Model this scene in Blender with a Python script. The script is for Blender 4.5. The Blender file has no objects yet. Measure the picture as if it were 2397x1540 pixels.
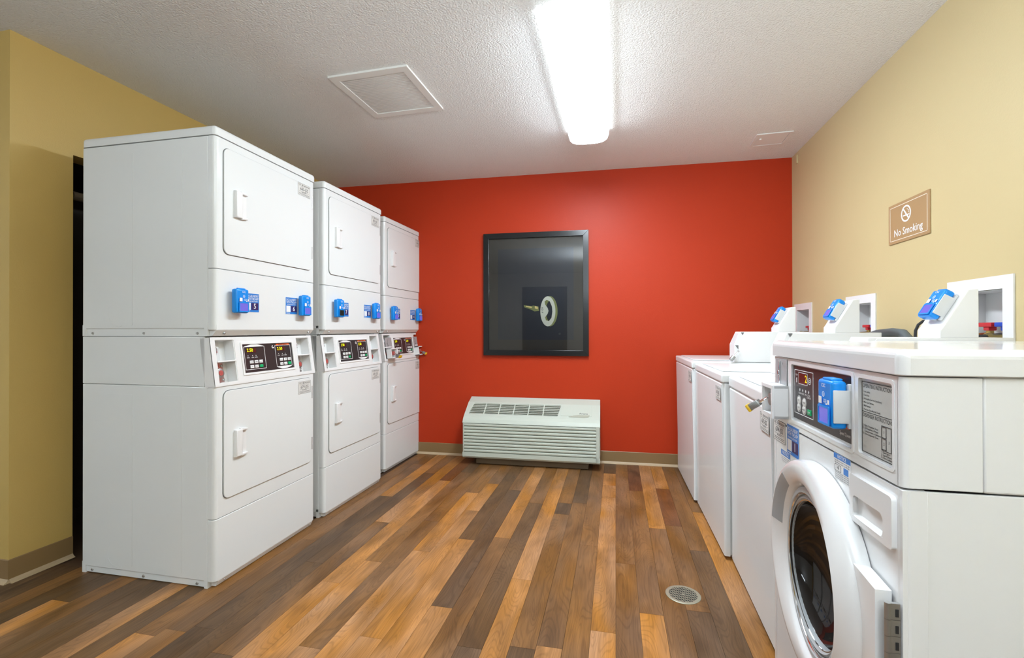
import bpy, bmesh, math, random
from mathutils import Matrix, Vector
random.seed(7)
R = math.radians
S = bpy.context.scene
C = S.collection

# ---------------------------------------------------------------- camera, world, exposure
cam_d = bpy.data.cameras.new('camera'); cam = bpy.data.objects.new('camera', cam_d); C.objects.link(cam)
cam_d.sensor_width = 36.0; cam_d.sensor_fit = 'HORIZONTAL'
cam_d.lens = 36.0 * 1095.4858 / 2397.0
cam_d.shift_y = -3.33 / 2397.0
cam_d.clip_start = 0.02
YAW, PITCH, ROLL, CH = .2306, .0038, -.0016, 1.1055
fw = Vector((-math.sin(YAW) * math.cos(PITCH), math.cos(YAW) * math.cos(PITCH), math.sin(PITCH)))
rt = Vector((math.cos(YAW), math.sin(YAW), 0)); up = rt.cross(fw)
cr, sr = math.cos(ROLL), math.sin(ROLL)
rt2 = rt * cr + up * sr; up2 = up * cr - rt * sr
M = Matrix((( rt2.x, up2.x, -fw.x, 0), (rt2.y, up2.y, -fw.y, 0), (rt2.z, up2.z, -fw.z, CH), (0, 0, 0, 1)))
cam.matrix_world = M
S.camera = cam
W = bpy.data.worlds.new('world'); S.world = W; W.use_nodes = True
W.node_tree.nodes['Background'].inputs[0].default_value = (.95, .97, 1, 1)
W.node_tree.nodes['Background'].inputs[1].default_value = 0.1
S.view_settings.view_transform = 'Standard'; S.view_settings.look = 'None'
S.view_settings.exposure = 0.0; S.view_settings.gamma = 1.0; S.view_settings.use_curve_mapping = False
LAMP_S = 1.6       # its side edges, which the opal cover dims
LAMP_E = 56.0      # emission of the ceiling lamp's acrylic cover
LAMP_ADDED = 24      # unseen lamps added behind the camera to brighten the room

def area(name, loc, rot, sx, sy, power, col=(.87, .985, 1.08)):
    l = bpy.data.lights.new(name, 'AREA'); l.shape = 'RECTANGLE'; l.size = sx; l.size_y = sy; l.energy = power; l.color = col
    o = bpy.data.objects.new(name, l); C.objects.link(o); o.location = loc; o.rotation_euler = [R(a) for a in rot]; return o
UP_P = 92.0
area('added_fill_light', (.14, -.42, 1.80), (168, 2, 0), .8, .8, UP_P)            # added unseen fill light, aimed at the ceiling behind the camera

# ---------------------------------------------------------------- materials
def mat(name, col, rough=.5, metal=0, spec=.5, coat=0, emit=None, es=0, bump=None, var=0, varscale=4):
    m = bpy.data.materials.new(name); m.use_nodes = True; nt = m.node_tree; b = nt.nodes['Principled BSDF']
    b.inputs['Base Color'].default_value = (*col, 1); b.inputs['Roughness'].default_value = rough
    b.inputs['Metallic'].default_value = metal; b.inputs['Specular IOR Level'].default_value = spec
    b.inputs['Coat Weight'].default_value = coat; b.inputs['Coat Roughness'].default_value = .08
    if emit: b.inputs['Emission Color'].default_value = (*emit, 1); b.inputs['Emission Strength'].default_value = es
    geo = nt.nodes.new('ShaderNodeNewGeometry')
    if bump:
        sc, st, dist = bump
        n = nt.nodes.new('ShaderNodeTexNoise'); n.inputs['Scale'].default_value = sc; n.inputs['Detail'].default_value = 3
        nt.links.new(geo.outputs['Position'], n.inputs['Vector'])
        bp = nt.nodes.new('ShaderNodeBump'); bp.inputs['Strength'].default_value = st; bp.inputs['Distance'].default_value = dist
        nt.links.new(n.outputs['Fac'], bp.inputs['Height']); nt.links.new(bp.outputs['Normal'], b.inputs['Normal'])
    if var:
        n = nt.nodes.new('ShaderNodeTexNoise'); n.inputs['Scale'].default_value = varscale; n.inputs['Detail'].default_value = 4
        nt.links.new(geo.outputs['Position'], n.inputs['Vector'])
        mx = nt.nodes.new('ShaderNodeMix'); mx.data_type = 'RGBA'
        mx.inputs[6].default_value = (*[c * (1 - var) for c in col], 1); mx.inputs[7].default_value = (*[min(1, c * (1 + var)) for c in col], 1)
        nt.links.new(n.outputs['Fac'], mx.inputs[0]); nt.links.new(mx.outputs[2], b.inputs['Base Color'])
    return m
MT = dict(
    enamel=mat('white_enamel', (.77, .79, .79), .5, spec=.3, coat=.4),
    enamel_fl=mat('white_gloss_enamel', (.81, .81, .81), .22, coat=.5),
    plastic=mat('white_plastic', (.80, .80, .80), .35),
    palegrey=mat('pale_grey_plastic', (.66, .67, .67), .4),
    bracket=mat('white_bracket_paint', (.83, .83, .83), .35),
    seam=mat('dark_seam_and_shade', (.16, .16, .16), .7),
    dark=mat('dark_opening', (.015, .015, .015), .8),
    steel=mat('brushed_steel', (.55, .55, .54), .3, 1),
    pull=mat('pull_recess_shade', (.40, .42, .44), .3),
    plate=mat('grey_painted_plate', (.40, .40, .41), .4, .15),
    steel2=mat('dull_zinc_steel', (.42, .42, .41), .42, .9),
    screw=mat('screw_steel', (.45, .45, .44), .4, 1),
    chrome=mat('chrome', (.8, .8, .8), .08, 1),
    brass=mat('brass', (.55, .42, .16), .3, 1),
    yellow=mat('yellow_rubber', (.80, .50, .02), .45),
    blue=mat('reader_blue_plastic', (.0, .26, .80), .3),
    blue2=mat('label_blue', (.02, .20, .62), .4),
    navy=mat('label_navy', (.035, .02, .12), .4),
    notice=mat('notice_blue', (.05, .22, .62), .4),
    screen=mat('reader_screen', (.10, .10, .35), .12, emit=(.16, .14, .85), es=.45),
    screen_off=mat('reader_screen_off', (.02, .02, .02), .12),
    black=mat('panel_black', (.035, .03, .032), .28),
    ink=mat('black_ink', (.03, .03, .03), .6),
    greyink=mat('grey_ink', (.16, .16, .16), .6),
    white=mat('white_ink', (.85, .85, .85), .5),
    paper=mat('label_paper', (.70, .69, .66), .5),
    silverpaper=mat('silver_label', (.50, .50, .47), .42, .1),
    led=mat('led_digits', (.5, .6, .0), .4, emit=(.85, 1, .0), es=1.1),
    ledbox=mat('led_window', (.09, .02, .02), .2),
    ledor=mat('orange_digit', (.6, .4, .0), .4, emit=(1, .6, .0), es=.9),
    orange=mat('orange_mark', (.8, .12, .02), .4),
    green=mat('green_button', (.0, .38, .13), .4),
    redp=mat('red_plastic', (.55, .02, .03), .4), bluep=mat('valve_blue_plastic', (.01, .07, .50), .4),
    redlock=mat('red_lock_face', (.45, .09, .08), .4),
    hose=mat('black_hose', (.02, .02, .02), .5), greyhose=mat('grey_hose', (.11, .13, .14), .5),
    ac=mat('ac_plastic', (.54, .585, .51), .42), acbase=mat('ac_base', (.13, .09, .05), .6),
    acgrey=mat('ac_latch', (.40, .41, .33), .4),
    red_wall=mat('red_wall_paint', (.48, .038, .009), .45, spec=.22, bump=(180, .12, .004), var=.05, varscale=1.5),
    tan_wall=mat('tan_wall_paint', (.62, .505, .27), .5, bump=(160, .12, .004), var=.04, varscale=1.5),
    ochre_wall=mat('ochre_wall_paint', (.60, .42, .130), .5, bump=(160, .12, .004), var=.05, varscale=2),
    ceil=mat('popcorn_ceiling', (.86, .86, .84), .8, bump=(125, .9, .010), var=.02, varscale=2),
    ceil_flat=mat('ceiling_paint_smooth', (.80, .79, .77), .6),
    vent=mat('vent_white', (.80, .80, .77), .55), ventin=mat('vent_inner', (.74, .74, .71), .7),
    base=mat('brown_vinyl_base', (.27, .17, .075), .35), baselip=mat('vinyl_base_toe', (.50, .38, .24), .45),
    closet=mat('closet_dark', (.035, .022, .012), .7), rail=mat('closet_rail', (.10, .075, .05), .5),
    frame=mat('black_frame', (.008, .009, .010), .22), matb=mat('grey_mat_board', (.030, .026, .020), .7),
    prt=mat('dark_print', (.008, .011, .020), .6), prtblue=mat('navy_print', (.006, .022, .055), .6),
    keyw=mat('key_silver_print', (.62, .64, .55), .5), keyd=mat('key_olive_print', (.20, .22, .07), .5), keyshade=mat('key_dark_print', (.02, .022, .03), .5),
    keyb=mat('key_bright_print', (.75, .62, .25), .5),
    sign=mat('sign_tan', (.42, .27, .13), .45), signline=mat('sign_cream', (.80, .70, .56), .5),
    floor=mat('floor_underlay', (.09, .05, .028), .5),
    drain=mat('nickel_drain', (.36, .35, .26), .4, .5),
    glassy=mat('door_glass_dark', (.010, .008, .007), .05, spec=.45),
    tub=mat('drum_steel', (.30, .30, .31), .3, 1),
    gasket=mat('grey_gasket', (.42, .44, .45), .3),
    nearblack=mat('back_room_dark', (.05, .04, .035), .6),
)
def glass_mat():
    m = bpy.data.materials.new('picture_glass'); m.use_nodes = True; nt = m.node_tree; nt.nodes.clear()
    o = nt.nodes.new('ShaderNodeOutputMaterial'); mx = nt.nodes.new('ShaderNodeMixShader'); t = nt.nodes.new('ShaderNodeBsdfTransparent')
    g = nt.nodes.new('ShaderNodeBsdfGlossy'); g.inputs['Roughness'].default_value = .01
    f = nt.nodes.new('ShaderNodeFresnel'); f.inputs['IOR'].default_value = 1.5
    nt.links.new(f.outputs[0], mx.inputs[0]); nt.links.new(t.outputs[0], mx.inputs[1]); nt.links.new(g.outputs[0], mx.inputs[2]); nt.links.new(mx.outputs[0], o.inputs[0])
    return m
MT['glass'] = glass_mat()
def lamp_mat(name, e):
    return mat(name, (.85, .85, .85), .4, emit=(.87, .985, 1.08), es=e)
MT['lampbside'] = lamp_mat('added_lamp_acrylic_edge', LAMP_ADDED * .5)
MT['lampside'] = lamp_mat('lamp_acrylic_edge', LAMP_S)
MT['lamp'] = lamp_mat('lamp_acrylic', LAMP_E); MT['lampb'] = lamp_mat('added_lamp_acrylic', LAMP_ADDED)
TH = .0127
def wood_mat():
    m = bpy.data.materials.new('walnut_plank'); m.use_nodes = True; nt = m.node_tree; b = nt.nodes['Principled BSDF']; L = nt.links.new
    geo = nt.nodes.new('ShaderNodeNewGeometry'); oi = nt.nodes.new('ShaderNodeObjectInfo')
    mp = nt.nodes.new('ShaderNodeMapping'); mp.inputs['Rotation'].default_value = (0, 0, -TH); L(geo.outputs['Position'], mp.inputs['Vector'])
    ad = nt.nodes.new('ShaderNodeVectorMath'); ad.operation = 'MULTIPLY_ADD'
    cmb = nt.nodes.new('ShaderNodeCombineXYZ')
    for i in range(3): L(oi.outputs['Random'], cmb.inputs[i])
    ad.inputs[1].default_value = (37, 53, 91); L(cmb.outputs[0], ad.inputs[0]); L(mp.outputs[0], ad.inputs[2])
    def noise(sx, sy, detail, dist, rough=.5):
        k = nt.nodes.new('ShaderNodeVectorMath'); k.operation = 'MULTIPLY'; k.inputs[1].default_value = (sx, sy, 1); L(ad.outputs[0], k.inputs[0])
        n = nt.nodes.new('ShaderNodeTexNoise'); n.inputs['Scale'].default_value = 1; n.inputs['Detail'].default_value = detail
        n.inputs['Distortion'].default_value = dist; n.inputs['Roughness'].default_value = rough; L(k.outputs[0], n.inputs['Vector']); return n
    def ramp(src, a, ca, b_, cb):
        r = nt.nodes.new('ShaderNodeMapRange'); r.inputs[1].default_value = a; r.inputs[2].default_value = b_; r.inputs[3].default_value = ca; r.inputs[4].default_value = cb
        L(src, r.inputs[0]); return r.outputs[0]
    blot = ramp(noise(7, 2.3, 2, .8).outputs['Fac'], .28, .66, .72, 1.32)
    g1 = ramp(noise(170, 5, 3, .6, .7).outputs['Fac'], .25, .76, .75, 1.20)
    # cathedral grain: rings of a slow noise field
    n3 = noise(11, 1.6, 0, 1.2)
    mm = nt.nodes.new('ShaderNodeMath'); mm.operation = 'MULTIPLY'; mm.inputs[1].default_value = 95; L(n3.outputs['Fac'], mm.inputs[0])
    sn = nt.nodes.new('ShaderNodeMath'); sn.operation = 'SINE'; L(mm.outputs[0], sn.inputs[0])
    g2 = ramp(sn.outputs[0], .3, 1.03, 1.0, .84)
    def mul(a, b_):
        k = nt.nodes.new('ShaderNodeMath'); k.operation = 'MULTIPLY'; L(a, k.inputs[0]); L(b_, k.inputs[1]); return k.outputs[0]
    tot = mul(mul(blot, g1), g2)
    vm = nt.nodes.new('ShaderNodeVectorMath'); vm.operation = 'SCALE'; L(oi.outputs['Color'], vm.inputs[0]); L(tot, vm.inputs['Scale'])
    # warm / grey drift along the board
    n4 = noise(7, 2.1, 1, .5)
    hs = nt.nodes.new('ShaderNodeHueSaturation'); L(vm.outputs[0], hs.inputs['Color']); L(ramp(n4.outputs['Fac'],   .3, .90, .7, 1.10), hs.inputs['Saturation'])
    L(hs.outputs[0], b.inputs['Base Color'])
    b.inputs['Roughness'].default_value = .42; b.inputs['Specular IOR Level'].default_value = .22
    bp = nt.nodes.new('ShaderNodeBump'); bp.inputs['Strength'].default_value = .12; bp.inputs['Distance'].default_value = .001; L(g1, bp.inputs['Height']); L(bp.outputs[0], b.inputs['Normal'])
    return m
MT['wood'] = wood_mat()

# ---------------------------------------------------------------- geometry helpers
def bm_join(dst, src, mtx=None):
    if mtx is not None: bmesh.ops.transform(src, matrix=mtx, verts=src.verts)
    me = bpy.data.meshes.new('t'); src.to_mesh(me); src.free(); dst.from_mesh(me); bpy.data.meshes.remove(me)
class MB:
    def __init__(s): s.bm = bmesh.new()
    def box(s, x0, x1, y0, y1, z0, z1, bev=0, seg=2, mtx=None, sel=None, small=0):
        b = bmesh.new(); bmesh.ops.create_cube(b, size=1)
        for v in b.verts:
            v.co = Vector(((x0 + x1) / 2 + v.co.x * (x1 - x0), (y0 + y1) / 2 + v.co.y * (y1 - y0), (z0 + z1) / 2 + v.co.z * (z1 - z0)))
        if bev:
            es = [e for e in b.edges if sel is None or sel(e.verts[0].co, e.verts[1].co)]
            bmesh.ops.bevel(b, geom=es, offset=bev, segments=seg, profile=.5, affect='EDGES', clamp_overlap=True)
        if small:
            es = [e for e in b.edges if len(e.link_faces) == 2 and e.calc_face_angle(0) > 1.0]
            bmesh.ops.bevel(b, geom=es, offset=small, segments=1, profile=.5, affect='EDGES', clamp_overlap=True)
        bm_join(s.bm, b, mtx); return s
    def poly(s, pts, a0, a1, axis='y', bev=0, seg=2, mtx=None):
        """prism of a 2-D outline; axis = extrusion axis"""
        b = bmesh.new()
        def P(p, a): return {'x': (a, p[0], p[1]), 'y': (p[0], a, p[1]), 'z': (p[0], p[1], a)}[axis]
        v0 = [b.verts.new(P(p, a0)) for p in pts]; v1 = [b.verts.new(P(p, a1)) for p in pts]
        b.faces.new(v0); b.faces.new(v1[::-1]); n = len(pts)
        for i in range(n): b.faces.new((v0[i], v1[i], v1[(i + 1) % n], v0[(i + 1) % n]))
        bmesh.ops.recalc_face_normals(b, faces=b.faces)
        if bev: bmesh.ops.bevel(b, geom=[e for e in b.edges if e.calc_face_angle(0) > .6], offset=bev, segments=seg, profile=.5, affect='EDGES', clamp_overlap=True)
        bm_join(s.bm, b, mtx); return s
    def rrect(s, x0, x1, y0, y1, r, z0, z1, bev=0, n=5, mtx=None, axis='z'):
        return s.poly(rr(x0, x1, y0, y1, r, n), z0, z1, axis, bev, 2, mtx)
    def cyl(s, p0, p1, r, r2=None, n=16, bev=0):
        p0, p1 = Vector(p0), Vector(p1); d = p1 - p0; b = bmesh.new()
        bmesh.ops.create_cone(b, cap_ends=True, segments=n, radius1=r, radius2=r if r2 is None else r2, depth=d.length)
        if bev: bmesh.ops.bevel(b, geom=[e for e in b.edges if e.calc_face_angle(0) > 1], offset=bev, segments=2, profile=.5, affect='EDGES')
        q = d.normalized().to_track_quat('Z', 'Y').to_matrix().to_4x4()
        bm_join(s.bm, b, Matrix.Translation((p0 + p1) / 2) @ q); return s
    def tube(s, pts, r, n=8, cyclic=False):
        b = bmesh.new(); pts = [Vector(p) for p in pts]; rings = []; m = len(pts)
        for i, p in enumerate(pts):
            a = pts[i - 1] if (i or cyclic) else p; c = pts[(i + 1) % m] if (i < m - 1 or cyclic) else p
            t = (c - a).normalized(); q = t.to_track_quat('Z', 'Y')
            if rings and abs(t.dot(Vector((0, 1, 0)))) > 0: pass
            rings.append([b.verts.new(p + q @ Vector((r * math.cos(k * 2 * math.pi / n), r * math.sin(k * 2 * math.pi / n), 0))) for k in range(n)])
        rng = range(m) if cyclic else range(m - 1)
        for i in rng:
            A, B = rings[i], rings[(i + 1) % m]
            off = min(range(n), key=lambda o: sum((A[k].co - B[(k + o) % n].co).length for k in range(n)))
            for k in range(n): b.faces.new((A[k], A[(k + 1) % n], B[(k + 1 + off) % n], B[(k + off) % n]))
        if not cyclic: b.faces.new(rings[0][::-1]); b.faces.new(rings[-1])
        bmesh.ops.recalc_face_normals(b, faces=b.faces); bm_join(s.bm, b); return s
    def ring(s, prof, n=48, mtx=None, a0=0, a1=2 * math.pi):
        """revolve closed (r, z) profile about Z"""
        b = bmesh.new(); full = abs(a1 - a0 - 2 * math.pi) < 1e-6; m = n if full else n + 1; rings = []
        for i in range(m):
            a = a0 + (a1 - a0) * i / n
            rings.append([b.verts.new((r * math.cos(a), r * math.sin(a), z)) for r, z in prof])
        for i in range(n):
            A, B = rings[i], rings[(i + 1) % m]
            for k in range(len(prof)):
                k2 = (k + 1) % len(prof); b.faces.new((A[k], A[k2], B[k2], B[k]))
        if not full: b.faces.new(rings[0]); b.faces.new(rings[-1][::-1])
        bmesh.ops.remove_doubles(b, verts=b.verts, dist=1e-6)
        bmesh.ops.recalc_face_normals(b, faces=b.faces); bm_join(s.bm, b, mtx); return s
    def plate(s, outer, holes, z0, z1, mtx=None):
        """flat plate with holes, in XY, thickness z0..z1"""
        b = bmesh.new(); es = []
        for loop in [outer] + holes:
            vs = [b.verts.new((p[0], p[1], z0)) for p in loop]
            es += [b.edges.new((vs[i], vs[(i + 1) % len(vs)])) for i in range(len(vs))]
        bmesh.ops.triangle_fill(b, use_beauty=True, use_dissolve=False, edges=es)
        r = bmesh.ops.extrude_face_region(b, geom=b.faces[:])
        bmesh.ops.translate(b, verts=[g for g in r['geom'] if isinstance(g, bmesh.types.BMVert)], vec=(0, 0, z1 - z0))
        bmesh.ops.recalc_face_normals(b, faces=b.faces); bm_join(s.bm, b, mtx); return s
    def text(s, txt, x, y, size, align='LEFT', z=0, sx=1.0, rot=0, depth=.0003, w=None):
        me = text_mesh(txt, align); b = bmesh.new(); b.from_mesh(me)
        if w: xs_ = [v.co.x for v in b.verts]; sx = min(sx, w / ((max(xs_) - min(xs_)) * size))
        r = bmesh.ops.extrude_face_region(b, geom=b.faces[:]) if False else None
        bm_join(s.bm, b, Matrix.Translation((x, y, z)) @ Matrix.Rotation(rot, 4, 'Z') @ Matrix.Diagonal((size * sx, size, 1, 1))); return s
    def mesh(s, name, smooth=35):
        me = bpy.data.meshes.new(name); s.bm.to_mesh(me); s.bm.free()
        me.polygons.foreach_set('use_smooth', [True] * len(me.polygons)); me.set_sharp_from_angle(angle=R(smooth))
        me.polygons.foreach_set('use_smooth', [p_.area < .0024 for p_ in me.polygons]); return me
    def build(s, name, m, parent=None, mtx=None):
        return inst(s.mesh(name), name, m, parent, mtx)
def rr(x0, x1, y0, y1, r, n=5):
    pts = []
    for cx, cy, a in ((x1 - r, y1 - r, 0), (x0 + r, y1 - r, 90), (x0 + r, y0 + r, 180), (x1 - r, y0 + r, 270)):
        for k in range(n + 1):
            t = R(a + 90 * k / n); pts.append((cx + r * math.cos(t), cy + r * math.sin(t)))
    return pts
_tc = {}
def text_mesh(txt, align):
    k = (txt, align)
    if k not in _tc:
        cu = bpy.data.curves.new('t', 'FONT'); cu.body = txt; cu.align_x = align; cu.align_y = 'CENTER'; cu.resolution_u = 2; cu.size = 1.35; cu.offset = .012
        o = bpy.data.objects.new('t', cu); C.objects.link(o); dg = bpy.context.evaluated_depsgraph_get()
        me = bpy.data.meshes.new_from_object(o.evaluated_get(dg)); _tc[k] = me
        bpy.data.objects.remove(o); bpy.data.curves.remove(cu)
    return _tc[k]
def inst(me, name, m, parent=None, mtx=None):
    if not me.materials: me.materials.append(MT[m])
    o = bpy.data.objects.new(name, me); C.objects.link(o)
    if parent is not None: o.parent = parent
    if mtx is not None: o.matrix_local = mtx
    if me.materials[0] is not MT[m]:
        o.material_slots[0].link = 'OBJECT'; o.material_slots[0].material = MT[m]
    return o
_mc = {}
def cached(key, fn):
    if key not in _mc: _mc[key] = fn().mesh(key)
    return _mc[key]
def part(key, name, m, parent, fn, mtx=None): return inst(cached(key, fn), name, m, parent, mtx)
def root(name, label, cat, loc, rz=0, group=None):
    o = bpy.data.objects.new(name, None); C.objects.link(o); o.location = loc; o.rotation_euler = (0, 0, rz); o.empty_display_size = .1
    o['label'] = label; o['category'] = cat
    if group: o['group'] = group
    return o
def tag(o, label, cat, group=None):
    o['label'] = label; o['category'] = cat
    if group: o['group'] = group
    return o
def struct(o): o['kind'] = 'structure'; return o
T = Matrix.Translation
FRONT_P = Matrix.Rotation(R(90), 4, 'Z') @ Matrix.Rotation(R(90), 4, 'X')      # flat XY design -> face looking +x
FRONT_N = Matrix.Rotation(R(-90), 4, 'Z') @ Matrix.Rotation(R(90), 4, 'X')     # flat XY design -> face looking -x

# ---------------------------------------------------------------- room
H = 2.4262; XR = 1.2781; XL = -2.6131; YC = 1.4925
AW = math.atan2(.1001, 2.7781)                       # the red wall is a hair out of square
def yred(x): return 3.9986 + (x - XR) * math.tan(AW)
YBK = -3.2; XLL = -4.2; CLX = -3.3
struct(MB().poly([(XR, yred(XR)), (XL - .7, yred(XL - .7)), (XL - .7, yred(XL - .7) + .12), (XR + .12, yred(XR) + .12), (XR + .12, yred(XR))][::-1], 0, H, 'z').build('wall_back', 'red_wall'))
struct(MB().poly([(XLL - .1, YBK - .1), (XR + .12, YBK - .1), (XR + .12, 4.3), (XLL - .1, 4.3)], H, H + .1, 'z').build('ceiling', 'ceil'))
fl = struct(MB().poly([(XLL - .1, YBK - .1), (XR + .12, YBK - .1), (XR + .12, 4.3), (XLL - .1, 4.3)], -.12, -.006, 'z').build('floor', 'floor'))
# right wall, with the three openings of the laundry outlet boxes cut into it
BOXES = [(1.9030, 2.2290, 1.0), (2.7765, 3.1040, 1.0), (3.6120, 3.9400, 1.0)]; BZ0, BZ1 = .985, 1.2895; FRW = .046
def rw_holes():
    return [[(y0 + FRW, BZ0 + FRW), (y1 - FRW, BZ0 + FRW), (y1 - FRW, BZ1 - FRW), (y0 + FRW, BZ1 - FRW)] for y0, y1, _ in BOXES]
YZ = Matrix(((0, 0, 1, 0), (1, 0, 0, 0), (0, 1, 0, 0), (0, 0, 0, 1)))   # (X,Y,Z) -> y, z, x
struct(MB().plate([(YBK, 0), (4.1, 0), (4.1, H), (YBK, H)], rw_holes(), XR, XR + .12, mtx=YZ).build('wall_right', 'tan_wall'))
# left wall: outer corner near the camera, opening behind the dryers
OP0, OP1, OPZ = 1.7365, 2.75, 1.962
lw = MB()
lw.plate([(YC, 0), (OP0, 0), (OP0, OPZ), (OP1, OPZ), (OP1, 0), (4.1, 0), (4.1, H), (YC, H)], [], XL - .12, XL, mtx=YZ)
lw.box(XLL, XL - .12, YC, YC + .12, 0, H)
struct(lw.build('wall_left', 'ochre_wall'))
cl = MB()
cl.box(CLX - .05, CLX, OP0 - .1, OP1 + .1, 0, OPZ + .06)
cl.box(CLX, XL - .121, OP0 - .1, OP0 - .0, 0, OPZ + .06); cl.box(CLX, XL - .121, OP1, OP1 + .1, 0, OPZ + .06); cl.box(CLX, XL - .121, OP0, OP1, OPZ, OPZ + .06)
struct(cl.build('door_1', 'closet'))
t = MB(); t.cyl((-2.66, 1.66 + .1, 1.775), (-2.66, 2.7, 1.775), .022, n=16)
tag(t.build('closet_rail', 'rail'), 'dull brown rail crossing the dark doorway behind the dryers', 'rail')
struct(MB().box(XLL - .1, XLL, YBK, YC + .12, 0, H).build('wall_far_left', 'ceil_flat'))
struct(MB().box(XLL - .1, XR + .12, YBK - .1, YBK, 0, H).build('wall_front', 'ceil_flat'))
# door in the wall behind the camera (it shows only as a reflection in the picture glass)
d = MB(); d.box(-1.72, -.82, YBK, YBK + .045, 0, 2.03, bev=.004)
d = struct(d.build('door_2', 'prtblue')); MB().cyl((-.91, YBK + .045, 1.0), (-.91, YBK + .10, 1.0), .025, bev=.004).build('door_knob', 'steel', d)
dt = MB()
for a in ((-1.80, -1.72, 0, 2.11), (-.82, -.74, 0, 2.11), (-1.72, -.82, 2.03, 2.11)): dt.box(a[0], a[1], YBK, YBK + .02, a[2], a[3])
struct(dt.build('trim_1', 'nearblack'))
# vinyl base boards
def skirting(name, p0, p1, nrm):
    """cove base from p0 to p1, nrm = direction into the room"""
    p0, p1, nrm = Vector(p0), Vector(p1), Vector(nrm).normalized(); d = (p1 - p0); L = d.length; d.normalize()
    mtx = Matrix(((d.x, nrm.x, 0, p0.x), (d.y, nrm.y, 0, p0.y), (0, 0, 1, 0), (0, 0, 0, 1)))
    b = MB(); b.poly([(0, .016), (.004, .016), (.004, .098), (.002, .101), (0, .101)], 0, L, 'x'); b = b.build(name, 'base', None, mtx); struct(b)
    c = MB(); c.poly([(0, 0), (.020, 0), (.019, .003), (.009, .008), (.004, .017), (0, .017)], 0, L, 'x'); c.build('toe_edge', 'baselip', b)
    return b
skirting('baseboard_back', (XL - .3, yred(XL - .3), 0), (XR, yred(XR), 0), (math.sin(AW), -math.cos(AW), 0))
skirting('baseboard_left', (XL, YC - .0, 0), (XL, OP0, 0), (1, 0, 0))
skirting('baseboard_return', (XLL, YC, 0), (XL + .004, YC, 0), (0, -1, 0))
skirting('baseboard_right', (XR, YBK, 0), (XR, 3.99, 0), (-1, 0, 0))

# ---------------------------------------------------------------- floor planks
PW = .0903; A0 = -.002
ctt, stt = math.cos(TH), math.sin(TH)
def px_ray(u, v):
    a, b = u - 1198.5, v - 766.67
    a, b = cr * a + sr * b, -sr * a + cr * b
    f = 1095.4858; X, U = a / f, -b / f; cp, sp = math.cos(PITCH), math.sin(PITCH)
    Y = cp - sp * U; z = sp + cp * U; c, s = math.cos(YAW), math.sin(YAW)
    return (c * X - s * Y, s * X + c * Y, z)
def floor_ab(u, v):
    r = px_ray(u, v); k = -CH / r[2]; x, y = r[0] * k, r[1] * k
    return ctt * x + stt * y, -stt * x + ctt * y
# where the printed boards end and how dark they are, surveyed on the photographed floor
ZA, ZB, ZC, ZD, ZE, ZF = (0, 1180, 3.995), (500, 1140, 3.85), (900, 1140, 3.85), (1340, 1140, 3.85), (860, 1040, 5.448), (1260, 1060, 5.448)
JT = {ZA: [(540, 900), (1900, 1155), (1340, 1215)],
      ZB: [(835, 470), (1560, 82), (1490, 312), (920, 680), (1045, 855), (1415, 665), (1860, 575)],
      ZC: [(780, 210), (1175, 28), (730, 470), (1070, 458), (1355, 145), (1600, 245), (1625, 145), (1750, 143), (1220, 830), (520, 1080), (1880, 530), (765, 1445), (1470, 1440)],
      ZD: [(330, 92), (590, 35), (780, 375), (470, 690), (1140, 575), (1115, 228), (1130, 1120), (280, 1305), (710, 1145), (910, 350)],
      ZE: [(740, 365), (970, 462), (1220, 355), (625, 250), (1320, 842), (1880, 580), (1560, 500)],
      ZF: [(925, 265), (910, 415), (250, 345), (1610, 460)]}
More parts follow.
